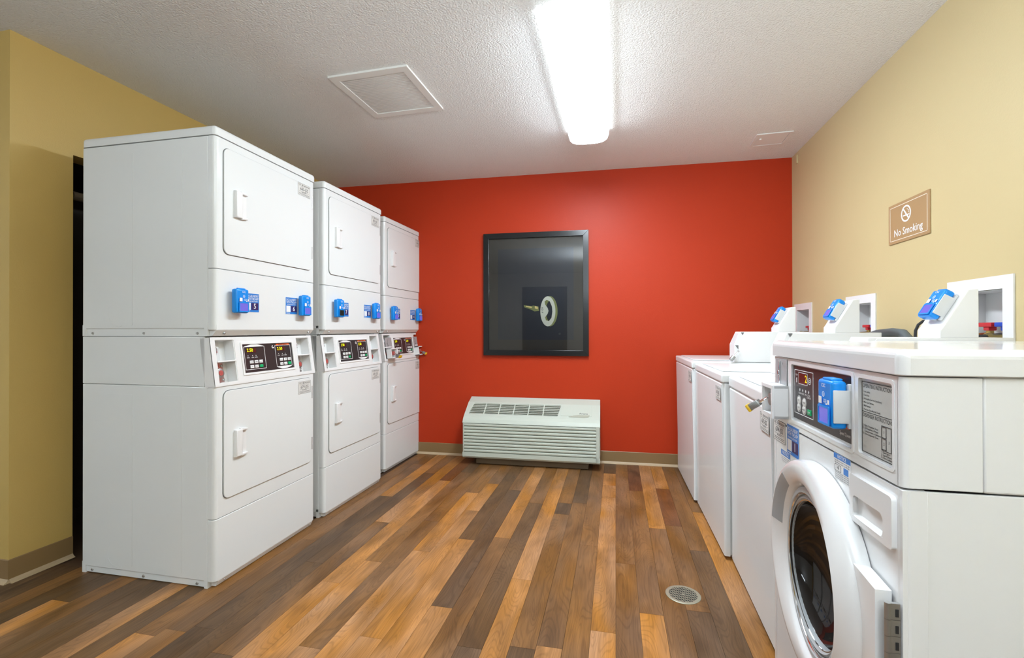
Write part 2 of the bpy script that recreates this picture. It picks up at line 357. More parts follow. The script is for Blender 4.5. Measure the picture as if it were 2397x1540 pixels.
SM = {ZA: 'D 40 870,M 60 960,D 60 1060,L 80 1150,L 400 980,M 60 1260,D 40 1380,D 700 870,D 620 1060,M 620 1330,L 900 1170,L 1350 970,D 700 1100,L 1250 1250,D 1000 1000,D 1150 1130,M 1700 1080,D 1850 1200,L 2010 1120,D 2150 1150,M 2300 1180,L 2300 1350,D 2050 1330,M 1500 1330',
      ZB: 'L 835 500,M 600 560,D 860 440,M 300 860,D 700 760,D 300 1100,M 560 700,M 1000 560,L 1300 480,D 1600 230,D 1060 780,L 1000 900,L 1300 720,M 1550 560,M 700 1000,D 600 1150,M 500 1270,M 900 1080,M 1100 1010,M 1500 860,L 1800 640,M 1700 480,M 1650 700,D 1300 1100,L 1500 1200,M 1100 1200,L 1000 1400,L 1350 1420,D 1500 1400,L 1850 1350,M 1250 180,L 1560 40,D 1530 120,M 1200 270,D 1700 110',
      ZC: 'L 330 640,L 450 480,D 600 560,M 350 750,L 560 640,R 800 400,D 650 750,D 550 1000,L 480 1130,L 250 1400,D 900 600,L 1100 400,M 1000 900,M 780 1000,D 1250 330,M 1300 600,D 1250 770,L 1200 900,L 1000 1350,L 1480 130,M 1400 300,M 1350 820,D 1600 200,L 1600 300,M 1500 600,M 1450 1000,L 1750 200,M 1700 500,M 1600 900,L 1450 1480,D 1400 1250,M 1870 150,M 1850 450,D 1800 900,M 1750 1200,D 760 1480,M 600 1250,L 850 150,L 1150 90,D 1050 60',
      ZD: 'L 330 150,M 330 500,L 320 1000,L 280 1400,M 200 200,M 160 650,D 100 900,M 450 80,L 450 500,D 470 1000,M 450 1400,L 600 100,M 620 400,M 650 700,M 680 950,L 700 1250,M 750 200,L 780 500,M 820 750,M 850 1000,D 900 1250,R 850 150,M 930 400,M 1000 700,L 1170 1080,D 1160 700,D 1250 900,D 1150 1250,M 960 200,M 1100 450,L 1200 400,L 1300 650,M 1400 900,M 1350 1300',
      ZE: 'R 760 300,L 950 320,L 700 430,R 1000 400,L 970 500,L 1200 400,M 1300 430,D 800 400,D 400 620,M 400 800,D 1350 550,M 1480 520,L 1400 700,L 1860 640,D 1850 500,D 2150 800,M 1700 430',
      ZF: 'L 925 330,R 925 390,L 910 470,R 910 540,L 250 420,M 700 400,M 1080 400,R 1230 400,L 1270 560,L 1400 350,L 1580 350,R 1620 560,D 1750 350,M 420 450'}
joints = {}
for z, l in JT.items():
    for x, y in l:
        a, b = floor_ab(z[0] + x / z[2], z[1] + y / z[2]); joints.setdefault(math.floor((a - A0) / PW), []).append(b)
samples = []
for z, l in SM.items():
    for s_ in l.split(','):
        k, x, y = s_.split(); a, b = floor_ab(z[0] + float(x) / z[2], z[1] + float(y) / z[2]); samples.append((math.floor((a - A0) / PW), b, k))
WC = {'L': (.365, .170, .056), 'M': (.200, .098, .037), 'D': (.122, .068, .033), 'R': (.16, .066, .025)}
cube = MB().box(-.5, .5, -.5, .5, -1, 0).mesh('plank'); cube.materials.append(MT['wood'])
rnd = random.Random(3); boards = []
for col in range(-29, 9):
    am = A0 + (col + .5) * PW
    b0, b1 = .35, 3.96 + am * .022
    if am < -1.72: b1 = 1.70
    if am > .50: b0, b1 = 1.0, 3.97
    if am > .62: continue
    js = sorted(joints.get(col, [])); js = [j for j in js if b0 + .05 < j < b1 - .05]
    ends = [b0]
    for j in js + [b1]:
        while j - ends[-1] > 1.75: ends.append(ends[-1] + rnd.uniform(.85, 1.25))
        if j - ends[-1] > .05: ends.append(j)
    if ends[-1] < b1 - 1e-6: ends[-1] = b1
    for e0, e1 in zip(ends[:-1], ends[1:]):
        boards.append((col, am, e0, e1))
print('boards', len(boards))
prev = None
for col, am, e0, e1 in boards:
    ks = [k for c_, b_, k in samples if c_ == col and e0 - .01 < b_ < e1 + .01]
    k = max(sorted(set(ks), key='LRMD'.index), key=ks.count) if ks else rnd.choice('LMMMDDD' if prev != 'D' else 'LLMMMD'); prev = k
    o = bpy.data.objects.new('plank', cube); C.objects.link(o); o.parent = fl
    bm_ = (e0 + e1) / 2; x = ctt * am - stt * bm_; y = stt * am + ctt * bm_
    o.location = (x, y, 0); o.rotation_euler = (0, 0, TH); o.scale = (PW - .0010, e1 - e0 - .0010, .006)
    f = rnd.uniform(.9, 1.1); o.color = (*[c_ * f for c_ in WC[k]], 1)

# ---------------------------------------------------------------- payment reader and labels (flat design: X right, Y up, Z out)
def reader(parent, mtx, side=0, off=False):
    """card reader; side=-1/+1 puts the white side cover on that side"""
    def body():
        b = MB(); b.box(-.0375, .0375, -.054, .054, .010 if side else .015, .042, bev=.008, seg=3); b.box(-.022, .022, .052, .0585, .012 if side else .026, .038, bev=.003); return b
    r = part('reader_body%d' % side, 'card_reader', 'blue', parent, body, mtx)
    part('reader_back', 'mounting_bracket', 'palegrey', r, lambda: MB().box(-.016, .016, -.050, .044, 0, .020, bev=.002))
    part('reader_rim', 'screen_frame', 'blue', r, lambda: MB().plate(rr(-.025, .032, -.049, -.005, .003), [rr(-.020, .027, -.044, -.010, .001)], .0445, .0465))
    part('reader_screen', 'screen', 'screen_off' if off else 'screen', r, lambda: MB().box(-.020, .027, -.044, -.010, .0440, .0455))
    def art():
        b = MB(); b.text('CSC', .003, .041, .0085, 'CENTER', .0453)
        b.ring([(.0052, .0453), (.0062, .0453), (.0062, .0456), (.0052, .0456)], 20, T((.003, .021, 0)))
        b.text(')))', .003, .021, .006, 'CENTER', .0455, w=.009)
        b.text('TAP OR', .011, .0085, .0040, 'CENTER', .0455, w=.016); b.text('INSERT', .011, .0040, .0040, 'CENTER', .0455, w=.016)
        b.box(-.022, -.006, -.002, .014, .0453, .0456)
        b.box(.024, .032, .000, .010, .0453, .0457); b.box(.015, .022, -.002, .0015, .0453, .0457); return b
    part('reader_art', 'lettering', 'white', r, art)
    if side:
        part('reader_side%d' % side, 'side_cover', 'palegrey', r, lambda: MB().box(*sorted((side * .0375, side * .0415)), -.040, .034, .004, .040, bev=.0016).box(*sorted((side * .030, side * .041)), -.052, .048, .0, .010, bev=.003))
    return r
def number_label(parent, mtx, num):
    r = part('numlab_white', 'number_label', 'white', parent, lambda: MB().box(-.046, .046, -.045, .045, 0, .0006), mtx)
    part('numlab_blue', 'blue_field', 'blue2', r, lambda: MB().box(-.0445, .0445, -.0435, .0435, .0006, .0009))
    part('numlab_navy', 'number_field', 'navy', r, lambda: MB().box(-.004, .040, -.033, .000, .0009, .0012))
    def art():
        b = MB(); b.text('DO LAUNDRY', 0, .031, .0115, 'CENTER', .0014, w=.080); b.text('WITH THE APP', 0, .018, .0115, 'CENTER', .0014, w=.080)
        b.text('DOWNLOAD NOW', 0, .0065, .006, 'CENTER', .0014, w=.07); b.box(-.040, -.008, -.033, .000, .0009, .0012); b.box(-.040, -.012, -.0395, -.0375, .0009, .0012); return b
    part('numlab_art', 'lettering', 'white', r, art)
    part('num' + num, 'number', 'white', r, lambda: MB().text(num, .018, -.0165, .026 if len(num) < 2 else .021, 'CENTER', .0016))
def id_sticker(parent, mtx, code, m='paper'):
    r = part('idst', 'id_sticker', m, parent, lambda: MB().box(-.052, .052, -.033, .033, 0, .0006), mtx)
    def art():
        b = MB()
        for a in ((-.0515, .0515, .0318, .0328), (-.0515, .0515, -.0328, -.0318), (-.0515, -.0505, -.033, .033), (.0505, .0515, -.033, .033)): b.box(*a, .0006, .0010)
        b.text('CSC', -.034, .024, .009, 'CENTER', .0011, w=.026); b.box(-.015, -.009, .019, .029, .0006, .0010); b.text('SERVICEWORKS', .021, .023, .0075, 'CENTER', .0011, w=.050)
        b.box(-.040, .040, .0150, .0158, .0006, .0010); b.box(-.040, .040, -.0108, -.0100, .0006, .0010)
        b.text(code, 0, .002, .0165, 'CENTER', .0011, w=.078); b.text('MACHINE ID', 0, -.0145, .005, 'CENTER', .0011)
        for y in (-.0215, -.0265): b.box(-.044, .044, y - .0008, y + .0008, .0006, .0010)
        return b
    part('idst_' + code, 'lettering', 'greyink', r, art)

# ---------------------------------------------------------------- stacked dryers
DW, DD = .683, .717
ZT, ZL, ZP, ZM, ZCn, ZK = 1.9826, 1.9401, 1.3686, 1.0782, .8612, .2929
def vert_front(a, b): return abs(a.z - b.z) > .01 and a.x > -.02 and b.x > -.02
def dryer(x, y, rz, label, nums, codes, guards=False, off=()):
    t = root('stacked_dryer', label, 'dryer', (x, y, 0), rz, 'stacked double dryers along the left wall')
    # cabinets
    part('cab_lo', 'lower_cabinet', 'enamel', t, lambda: MB().box(-DD, -.036, 0, DW, .030, ZCn - .001, bev=.004).box(-DD + .02, -.055, .004, DW - .004, .004, .032).box(-DD, -DD + .02, 0, DW, 0.0, .05).box(-.054, -.036, 0, DW, 0.0, .05))
    part('cab_mid', 'middle_cabinet', 'enamel', t, lambda: MB().box(-DD, -.075, 0, DW, ZCn, ZM - .002, bev=.003).box(-.08, -.052, 0, .008, ZCn, ZM - .002).box(-.08, -.052, DW - .008, DW, ZCn, ZM - .002))
    part('cab_up', 'upper_cabinet', 'enamel', t, lambda: MB().box(-DD, -.036, 0, DW, ZM + .032, ZL - .001, bev=.004).box(-DD + .02, -.055, .004, DW - .004, ZM, ZM + .034).box(-DD, -DD + .02, 0, DW, ZM, ZM + .05).box(-.054, -.036, 0, DW, ZM, ZM + .05))
    part('d_top', 'top_panel', 'enamel', t, lambda: MB().box(-DD - .003, .004, -.003, DW + .003, ZL + .001, ZT, bev=.016, seg=4, sel=lambda a, b: a.z > ZL + .02 or b.z > ZL + .02))
    # embossed ribs and knock-outs on the side seen from the camera
    def emb(z0, z1, zc):
        def f():
            b = MB()
            for x0, x1 in ((-.591, -.434), (-.324, -.168)):
                b.poly(rr(x0, x1, z0, z1, .006, 3), -.0012, .0005, 'y')
            b.ring([(.056, -.0016), (.0585, -.0016), (.0585, .0005), (.056, .0005)], 40, T((-.513, 0, zc)) @ Matrix.Rotation(R(90), 4, 'X') @ Matrix.Diagonal((1, 1, -1, 1)), R(100), R(290))
            return b
        return f
    part('emb_lo', 'embossed_side_panel', 'enamel', t, emb(.052, .819, .100)); part('emb_up', 'embossed_side_panel', 'enamel', t, emb(1.124, 1.900, 1.178))
    for z in (.0155, 1.091):
        for xs in (-.662, -.376, -.092):
            part('screw', 'screw', 'screw', t, lambda: MB().cyl((0, 0, 0), (0, 0, .004), .0062, .0045, 10).box(-.005, .005, -.0008, .0008, .0035, .0046), T((xs, .004, z)) @ Matrix.Rotation(R(90), 4, 'X'))
    # fronts
    def panel(z0, z1):
        return lambda: MB().box(-.036, 0, 0, DW, z0, z1, bev=.018, seg=5, sel=vert_front, small=.0022)
    part('toe', 'toe_panel', 'enamel', t, lambda: MB().poly([(-.034, .004), (-.012, .004), (-.001, .027), (-.001, .05), (-.034, .05)], .018, DW - .018, 'y').box(-.036, -.0, 0, DW, .028, ZK - .001, bev=.018, seg=5, sel=vert_front, small=.0022))
    part('fr_lo', 'front_panel', 'enamel', t, panel(ZK + .001, ZCn - .001)); part('fr_up', 'front_panel', 'enamel', t, panel(ZP + .001, ZL - .001))
    part('svc', 'service_panel', 'enamel', t, lambda: MB().poly([(-.034, ZM + .002), (-.022, ZM + .002), (-.001, ZM + .026), (-.001, ZM + .05), (-.034, ZM + .05)], .010, DW - .010, 'y').box(-.036, 0, 0, DW, ZM + .026, ZP - .001, bev=.018, seg=5, sel=vert_front, small=.0022))
    for ys in (.060, .640):
        for z in (ZM + .012, .014):
            part('screwf', 'screw', 'screw', t, lambda: MB().cyl((0, 0, -.002), (0, 0, .003), .006, .0045, 10).box(-.0048, .0048, -.0008, .0008, .0028, .0036), T((-.009, ys, z)) @ FRONT_P @ Matrix.Rotation(R(40), 4, 'X'))
    # doors
    for z0, z1, hz in ((.368, .838, .598), (1.437, 1.902, 1.668)):
        dm = T((0, .043, z0)) @ FRONT_P; hh = z1 - z0
        dr = part('door%g' % hh, 'door', 'enamel', t, lambda: MB().rrect(0, .607, 0, hh, .028, .001, .0065, bev=.0018, n=6), dm)
        part('gap_shade%g' % hh, 'door_gap_shade', 'seam', dr, lambda: MB().plate(rr(-.0022, .6092, -.0022, hh + .0022, .030, 6), [rr(.002, .605, .002, hh - .002, .026, 6)], .0001, .0012))  # dark plate: the shade in the gap around the door, put in as colour
        def handle():
            b = MB(); b.box(0, .036, -.060, .060, 0, .017, bev=.005, seg=3, sel=lambda a, b_: a.z > .01 and b_.z > .01)
            b.poly([(.030, -.064), (.072, -.058), (.072, -.050), (.034, -.052)], .0, .012, 'z', .002); b.poly([(.030, .064), (.072, .058), (.072, .050), (.034, .052)], .0, .012, 'z', .002)
            b.box(.034, .072, -.056, .056, -.001, .0015); return b
        part('handle', 'door_handle', 'plastic', dr, handle, T((.053, hz - z0, .006)))
        for k in (.10, hh - .083):
            part('hinge', 'hinge', 'steel2', t, lambda: MB().cyl((0, -.034, .003), (0, .034, .003), .0032, n=8).box(-.006, .0, -.033, .033, 0, .0016), T((0, .0, 0)) @ T((.0, .6545, z0 + k)) @ FRONT_P)
    id_sticker(t, T((.0068, .585, .791)) @ FRONT_P, codes[1]); id_sticker(t, T((.0068, .581, 1.868)) @ FRONT_P, codes[0])
    # readers and numbers
    reader(t, T((-.003, .112, 1.234)) @ FRONT_P, 0, nums[0] in off); reader(t, T((-.003, .561, 1.234)) @ FRONT_P, 0, nums[1] in off)
    number_label(t, T((.0005, .209, 1.232)) @ FRONT_P, nums[0]); number_label(t, T((.0005, .486, 1.231)) @ FRONT_P, nums[1])
    # coin console, leaning back towards the top (flat design in its own plane: X along, Y up the slope)
    lean = math.atan2(.030, .210); cm = T((.004, 0, ZCn + .002)) @ Matrix.Rotation(-lean, 4, 'Y') @ FRONT_P; ch = .212
    def console():
        b = MB(); holes = [rr(.022, .128, .012, ch - .012, .004, 2), rr(.552, .660, .012, ch - .012, .004, 2), rr(.168, .514, .040, .178, .003, 2)]
        b.plate([(0, 0), (DW, 0), (DW, ch), (0, ch)], holes, -.004, 0)
        for h_ in holes: pass
        b.box(.022, .026, .012, ch - .012, -.055, -.002); b.box(.124, .128, .012, ch - .012, -.055, -.002); b.box(.552, .556, .012, ch - .012, -.055, -.002); b.box(.656, .660, .012, ch - .012, -.055, -.002)
        b.box(.022, .128, .008, .013, -.055, -.002); b.box(.552, .660, .008, .013, -.055, -.002); b.box(.022, .128, ch - .013, ch - .008, -.055, -.002); b.box(.552, .660, ch - .013, ch - .008, -.055, -.002)
        b.box(.024, .126, .012, ch - .012, -.058, -.053); b.box(.554, .658, .012, ch - .012, -.058, -.053)
        b.box(0, .003, 0, ch, -.052, -.001); b.box(DW - .003, DW, 0, ch, -.052, -.001); b.box(.13, .55, .0, ch, -.03, -.012); b.box(0, DW, -.003, .001, -.035, -.001, bev=.0); return b
    cn = part('console', 'control_console', 'plastic', t, console, cm)
    part('bezel', 'panel_bezel', 'bracket', cn, lambda: MB().plate(rr(.160, .522, .032, .186, .005, 2), [rr(.170, .512, .042, .176, .002, 2)], -.001, .0035))
    part('ctrl', 'control_panel', 'black', cn, lambda: MB().box(.166, .516, .038, .180, -.008, -.001))
    def marks():
        b = MB(); z = -.0008
        for x0, x1, up_ in ((.180, .312, 1), (.385, .500, 0)):
            for a in ((x0, x0 + .002, .055, .165), (x1 - .002, x1, .055, .165), (x0, x1, .055 if up_ else .163, .057 if up_ else .165)): b.box(*a, z, z + .0006)
            if up_: b.poly([(x0, .163), (x1, .163), (x1 - .008, .167), ((x0 + x1) / 2 + .02, .174), ((x0 + x1) / 2 - .02, .174), (x0 + .008, .167)], z, z + .0006, 'z')
            else: b.poly([(x0, .057), (x1, .057), (x1 - .008, .052), ((x0 + x1) / 2 + .02, .045), ((x0 + x1) / 2 - .02, .045), (x0 + .008, .052)], z, z + .0006, 'z')
            for i, xx in enumerate((x0 + .022, x0 + .05, x0 + .072)): b.text(('START', 'ADD', 'OPEN')[i], xx, .112, .0055, 'CENTER', z + .0008, w=.018); b.cyl((xx, .121, z), (xx, .121, z + .0006), .0022, n=8)
        b.ring([(.003, 0), (.008, 0), (.008, .0005), (.003, .0005)], 16, T((.372, .158, z)), R(90), R(350)); return b
    part('ctrl_marks', 'lettering', 'white', cn, marks)
    part('brandbar', 'orange_band', 'orange', cn, lambda: MB().poly([(.392, .165), (.494, .165), (.490, .172), (.396, .172)], -.0006, .0006, 'z').text('Speed Queen', .443, .1685, .0001, 'CENTER', .0))
    part('brandtx', 'brand_lettering', 'black', cn, lambda: MB().text('Speed Queen', .443, .1682, .0085, 'CENTER', .0009, w=.085))
    for x0 in (.196, .398):
        part('ledbox', 'display', 'ledbox', cn, lambda: MB().box(0, .058, 0, .020, -.0008, .0004), T((x0, .136, 0)))
        part('led', 'display_digits', 'led', cn, lambda: MB().text('2.50', .001, .0105, .0165, 'LEFT', .0006, w=.040), T((x0, .136, 0)))
        for j, (bx, by) in enumerate(((0, .022), (.030, .022), (.060, .022), (0, 0), (.030, 0), (.060, 0))):
            part('btn', 'button', 'green' if j == 5 else 'white', cn, lambda: MB().box(0, .022, 0, .014, -.001, .002, bev=.001), T((x0 + .012 + bx, .062 + by, 0)))
            if j < 5: part('btx%d' % j, 'button_lettering', 'greyink', cn, lambda: MB().text(('HIGH', 'MED', 'LOW', 'DEL', 'HELP')[j], .011, .007, .0052, 'CENTER', .0022), T((x0 + .012 + bx, .062 + by, 0)))
    # coin slots: shelf, lock with red face, striker plate
    for x0 in (.022, .552):
        b = part('coinshelf', 'coin_shelf', 'bracket', cn, lambda: MB().box(0, .104, .102, .108, -.055, .004, bev=.001), T((x0, 0, 0)))
        part('slotplate', 'coin_slot', 'palegrey', cn, lambda: MB().box(.008, .060, .112, .196, -.052, -.040).box(.006, .010, .118, .190, -.045, -.020), T((x0, 0, 0)))
        part('striker', 'latch_wire', 'chrome', cn, lambda: MB().tube([(.016, .190, -.03), (.018, .160, -.012), (.014, .145, -.010), (.020, .120, -.03)], .003, 6), T((x0, 0, 0)))
        part('lockplate', 'lock_plate', 'steel', cn, lambda: MB().box(.006, .066, .014, .100, -.050, -.036).cyl((.060, .026, -.036), (.060, .026, -.033), .005, n=8).cyl((.058, .088, -.036), (.058, .088, -.033), .006, n=8), T((x0, 0, 0)))
        part('locktab', 'red_tab', 'redlock', cn, lambda: MB().box(.006, .040, .084, .102, -.036, -.033)  , T((x0, 0, 0)))
        part('lockring', 'coin_box_lock', 'steel2', cn, lambda: MB().cyl((.026, .056, -.04), (.026, .056, -.012), .021, n=24, bev=.003), T((x0, 0, 0)))
        part('lockface', 'lock_face', 'redlock', cn, lambda: MB().cyl((.026, .056, -.013), (.026, .056, -.010), .0115, n=20).box(.0245, .0275, .050, .062, -.011, -.0092), T((x0, 0, 0)))
    if guards:
        for x0 in (.038, .533):
            part('gplate', 'coin_slot_plate', 'plate', cn, lambda: MB().box(0, .100, .094, .180, -.004, .003, bev=.001), T((x0, 0, 0)))
            part('gmark', 'slot_markings', 'seam', cn, lambda: MB().box(.028, .031, .106, .170, .003, .0042).box(.020, .030, .132, .136, .003, .0042).box(.034, .044, .118, .122, .003, .0042), T((x0, 0, 0)))
            part('guard', 'lock_guard', 'bracket', cn, lambda: MB().box(0, .008, .013, .091, .0, .042, bev=.0015).box(.100, .108, .013, .091, .0, .042, bev=.0015).box(0, .108, .013, .021, .0, .042, bev=.0015).box(0, .108, .083, .091, .0, .042, bev=.0015), T((x0, 0, 0)))
            part('gback', 'guard_back', 'palegrey', cn, lambda: MB().box(.006, .102, .019, .085, -.004, .004), T((x0, 0, 0)))
            part('ghub', 'lock_hub', 'redlock', cn, lambda: MB().cyl((.070, .052, .0), (.070, .052, .030), .016, n=18, bev=.002), T((x0, 0, 0)))
    return t
dryer(-1.6891, 1.6521, .0193, 'nearest white stacked dryer, its grey side facing us, numbers 5 and 6', ('5', '6'), ('680-JSS', '679-JSS'))
dryer(-1.6994, 2.4197, .0106, 'middle white stacked dryer, numbers 7 and 8', ('7', '8'), ('682-JSS', '681-JSS'), off=('7',))
d3 = dryer(-1.7774, 3.2806, -.007, 'farthest white stacked dryer beside the red wall, numbers 9 and 10, padlocked coin boxes', ('9', '10'), ('684-JSS', '683-JSS'), guards=True)

def padlock(loc, mtx, label, group=None, s=1.0):
    """body hangs along local -Z below the shackle loop at the origin"""
    t = root('padlock', label, 'padlock', (0, 0, 0), 0, group); t.matrix_local = T(loc) @ mtx @ Matrix.Diagonal((s, s, s, 1))
    part('pl_sh', 'shackle', 'chrome', t, lambda: MB().tube([(-.011, 0, -.030), (-.011, 0, -.010)] + [(.011 * math.cos(R(a)), 0, -.008 + .011 * math.sin(R(a))) for a in range(180, -1, -20)] + [(.011, 0, -.010), (.011, 0, -.030)], .0032, 8))
    b = part('pl_body', 'lock_body', 'steel2', t, lambda: MB().box(-.022, .022, -.010, .010, -.056, -.024, bev=.003))
    part('pl_lam', 'laminations', 'seam', b, lambda: [m for m in [MB()] if [m.box(-.0222, .0222, -.0102, .0102, -.054 + k * .004, -.0536 + k * .004) for k in range(7)]][0])
    part('pl_bump', 'rubber_bumper', 'yellow', t, lambda: MB().box(-.024, .024, -.012, .012, -.064, -.054, bev=.004))
    return t
def on(parent, xyz): return Matrix.Translation(parent.location) @ parent.rotation_euler.to_matrix().to_4x4() @ Vector(xyz)

# ---------------------------------------------------------------- top loading washers
def washer(x, y, rz, w, wt, ws, label, code, ped, lock=False, cid=''):
    t = root('top_load_washer', label, 'washer', (x, y, 0), rz, 'top loading washers along the right wall')
    dep = .69; ht = 1.077 if cid == '2' else 1.088
    part('wcab' + cid, 'cabinet', 'enamel', t, lambda: MB().box(.034, dep, .004, w - .004, .020, ws - .003, bev=.004).box(.05, dep - .02, .02, w - .02, 0.0, .022))
    part('wfr' + cid, 'front_panel', 'enamel', t, lambda: MB().poly([(.030, .018), (.036, .018), (.036, ws - .002), (.006, ws - .002), (.000, ws - .010), (.014, .030)], .012, w - .012, 'y').box(.010, .036, .0, w, .018, ws - .002, bev=.010, seg=4, sel=lambda a, b: abs(a.z - b.z) > .01 and a.x < .02))
    part('wtop' + cid, 'top_cover', 'enamel', t, lambda: MB().box(-.002, dep, -.001, w + .001, ws, wt, bev=.008, seg=3))
    part('wlid' + cid, 'lid', 'enamel', t, lambda: MB().box(.035, .60, .15, w - .04, wt + .001, wt + .006, bev=.003, seg=2))
    prof = [(.252, wt + .001), (.675, wt + .001), (.675, ht), (.287, ht), (.252, ht - .080)]; hw_ = .125
    hd = part('hood' + cid, 'coin_meter_case', 'plastic', t, lambda: MB().poly(prof, .003, hw_, 'y', .002))
    part('hside' + cid, 'case_side', 'bracket', hd, lambda: MB().poly([(.275, wt + .003), (.670, wt + .003), (.670, ht - .004), (.310, ht - .004), (.296, ht - .028), (.275, ht - .076)], .0, .004, 'y', .0008))
    for q_, pts in () if cid == '2' else (('a', [(.290, ht - .004), (.308, ht - .004), (.298, ht - .020)]), ('b', [(.256, ht - .084), (.274, ht - .084), (.273, ht - .108)])):
        part('hnotch' + q_, 'case_notch', 'seam', hd, lambda: MB().poly(pts, -.0006, .004, 'y'))
    part('hctl', 'coin_panel', 'palegrey', hd, lambda: MB().box(-.045, .045, .008, .075, 0, .0015), T((.252, .064, ht - .080)) @ Matrix.Rotation(math.atan2(.035, .080), 4, 'Y') @ FRONT_N)
    id_sticker(t, T((-.0016, .075, ws - .058)) @ FRONT_N, code, 'paper')
    # pedestal with card reader
    xb, pz, pw = ped
    yc = .003 + pw / 2
    pp = [(xb - .102, ht - .001), (xb - .102, ht + .024), (xb - .094, ht + .036), (xb - .028, ht + .150), (xb, ht + .152), (xb, ht - .001)]
    pd = part('ped' + cid, 'reader_pedestal', 'bracket', t, lambda: MB().poly(pp, yc - pw / 2, yc + pw / 2, 'y', .003))
    ang = math.atan2(.066, .114)
    reader(t, T((xb - .0605, yc, ht + .094)) @ Matrix.Rotation(ang, 4, 'Y') @ FRONT_N @ Matrix.Scale(.92, 4), 1)
    if lock:
        lk = part('blk', 'barrel_lock', 'steel2', t, lambda: MB().cyl((0, 0, -.002), (0, 0, -.036), .0125, n=20, bev=.002), T((.248, -.012, .938)) @ Matrix.Rotation(R(38), 4, 'Y'))
        part('blkrod', 'lock_pin', 'chrome', lk, lambda: MB().cyl((.0, 0, -.002), (.0, 0, .032), .0035, n=8).ring([(.002, -.002), (.006, -.002), (.006, .003), (.002, .003)], 14, T((0, 0, .036)) @ Matrix.Rotation(R(90), 4, 'X')))
    return t
w4 = washer(.4342, 3.1631, .0244, .738, .8971, .8552, 'farthest top loading washer, beside the red wall, small barrel lock on its coin case', '671-JSS', (.602, 0, .120), True, '4')
w3 = washer(.4671, 2.4194, .0229, .728, .8879, .8469, 'middle one of the three top loading washers', '672-JSS', (.588, 0, .118), False, '3')
w2 = washer(.4922, 1.7441, -.0064, .665, .8809, .8320, 'top loading washer next to the front loader, partly hidden behind it', '673-JSS', (.586, 0, .118), False, '2')

# ---------------------------------------------------------------- front loading washer
F = root('front_load_washer', 'white front loading washer nearest the camera, round glass door and black control panel', 'washer', (.50, 1.00, 0), .024)
FW = .685; FD = .70; FZ = .812; FS = 1.020; FTZ = 1.068
vf = lambda a, b: abs(a.z - b.z) > .01 and a.x < .02 and b.x < .02
MB().box(.150, FD, .006, FW - .006, .03, FZ - .006).box(.040, FD, .004, .010, .03, FZ - .004, bev=.0025, seg=2).box(.040, FD, FW - .010, FW - .004, .03, FZ - .004, bev=.0025, seg=2).build('side_cabinet', 'enamel_fl', F)
MB().plate([(0, .03), (FW, .03), (FW, FZ - .004), (0, FZ - .004)], [[(.345 + .205 * math.cos(R(a)), .485 + .205 * math.sin(R(a))) for a in range(0, 360, 8)]], 0, .012, mtx=YZ).build('front_panel', 'enamel_fl', F)
MB().ring([(.205, 0), (.208, 0), (.208, .11), (.205, .11)], 48, T((.012, .345, .485)) @ Matrix.Rotation(R(90), 4, 'Y')).cyl((.118, .345, .485), (.122, .345, .485), .208, n=48).build('drum', 'tub', F)
for s in (0, 1):
    g = MB()
    y0, y1 = ((-.001, .020) if s == 0 else (FW - .020, FW + .001))
    g.box(-.0008, .0385, y0, y1, .03, FZ - .003, bev=.014, seg=5, sel=lambda a, b: abs(a.z - b.z) > .01 and a.x < .01 and b.x < .01 and (abs(a.y) < .01 if s == 0 else abs(a.y - FW) < .01))
    g.build('front_corner', 'enamel_fl', F)
MB().box(0.012, .04, .005, FW - .005, FZ - .03, FZ - .004).box(.012, .04, .01, FW - .01, .0, .05).build('inner_frame', 'enamel_fl', F)
MB().box(.127, FD, .001, FW - .001, FZ - .001, FS - .001, bev=.004, seg=3).build('rear_console', 'enamel_fl', F)
# control console with recessed fields
co = MB(); ho = [rr(.029, .153, .840, 1.001, .006, 3), rr(.179, .533, .838, 1.003, .006, 3)]
co.plate([(.010, FZ + .001), (FW - .01, FZ + .001), (FW - .01, FS - .003), (.010, FS - .003)], ho, 0, .006, mtx=YZ)
co.box(.006, .1255, 0.008, FW - .008, FZ + .001, FS - .003)
for s in (0, 1):
    y0, y1 = ((.0, .016) if s == 0 else (FW - .016, FW))
    co.box(0, .1255, y0, y1, FZ + .001, FS - .003, bev=.011, seg=4, sel=lambda a, b: abs(a.z - b.z) > .01 and a.x < .01 and b.x < .01 and (abs(a.y) < .01 if s == 0 else abs(a.y - FW) < .01), small=.001)
co = co.build('control_console', 'enamel_fl', F)
MB().plate(rr(.022, .160, .833, 1.008, .010, 4), [rr(.029, .153, .840, 1.001, .006, 4)], -.0012, .001, mtx=YZ).plate(rr(.171, .541, .830, 1.011, .010, 4), [rr(.180, .532, .839, 1.002, .006, 4)], -.0018, .001, mtx=YZ).build('raised_bezel', 'enamel_fl', co)
tp = MB().box(-.006, FD, -.006, FW + .006, FS - .001, FTZ, bev=.017, seg=5, sel=lambda a, b: (abs(a.z - b.z) > .01 and a.x < .1) or (a.z > 1.04 and b.z > 1.04), small=.002)
tp.build('top_cover', 'enamel_fl', F)
def fp(y, z, x=0): return T((x, y, z)) @ FRONT_N           # flat design origin at local (y, z) of the front
cp = MB().box(-.170, .170, -.076, .075, 0, .003).build('control_panel', 'black', F, fp(.357, .9235, .0058))
m = MB(); z = .0031
def fr(m, x0, x1, y0, y1, w, z):
    for a in ((x0, x1, y0, y0 + w), (x0, x1, y1 - w, y1), (x0, x0 + w, y0, y1), (x1 - w, x1, y0, y1)): m.box(*a, z, z + .0006)
fr(m, -.160, -.033, -.060, .065, .0015, z); fr(m, -.131, -.070, .026, .059, .0013, z)
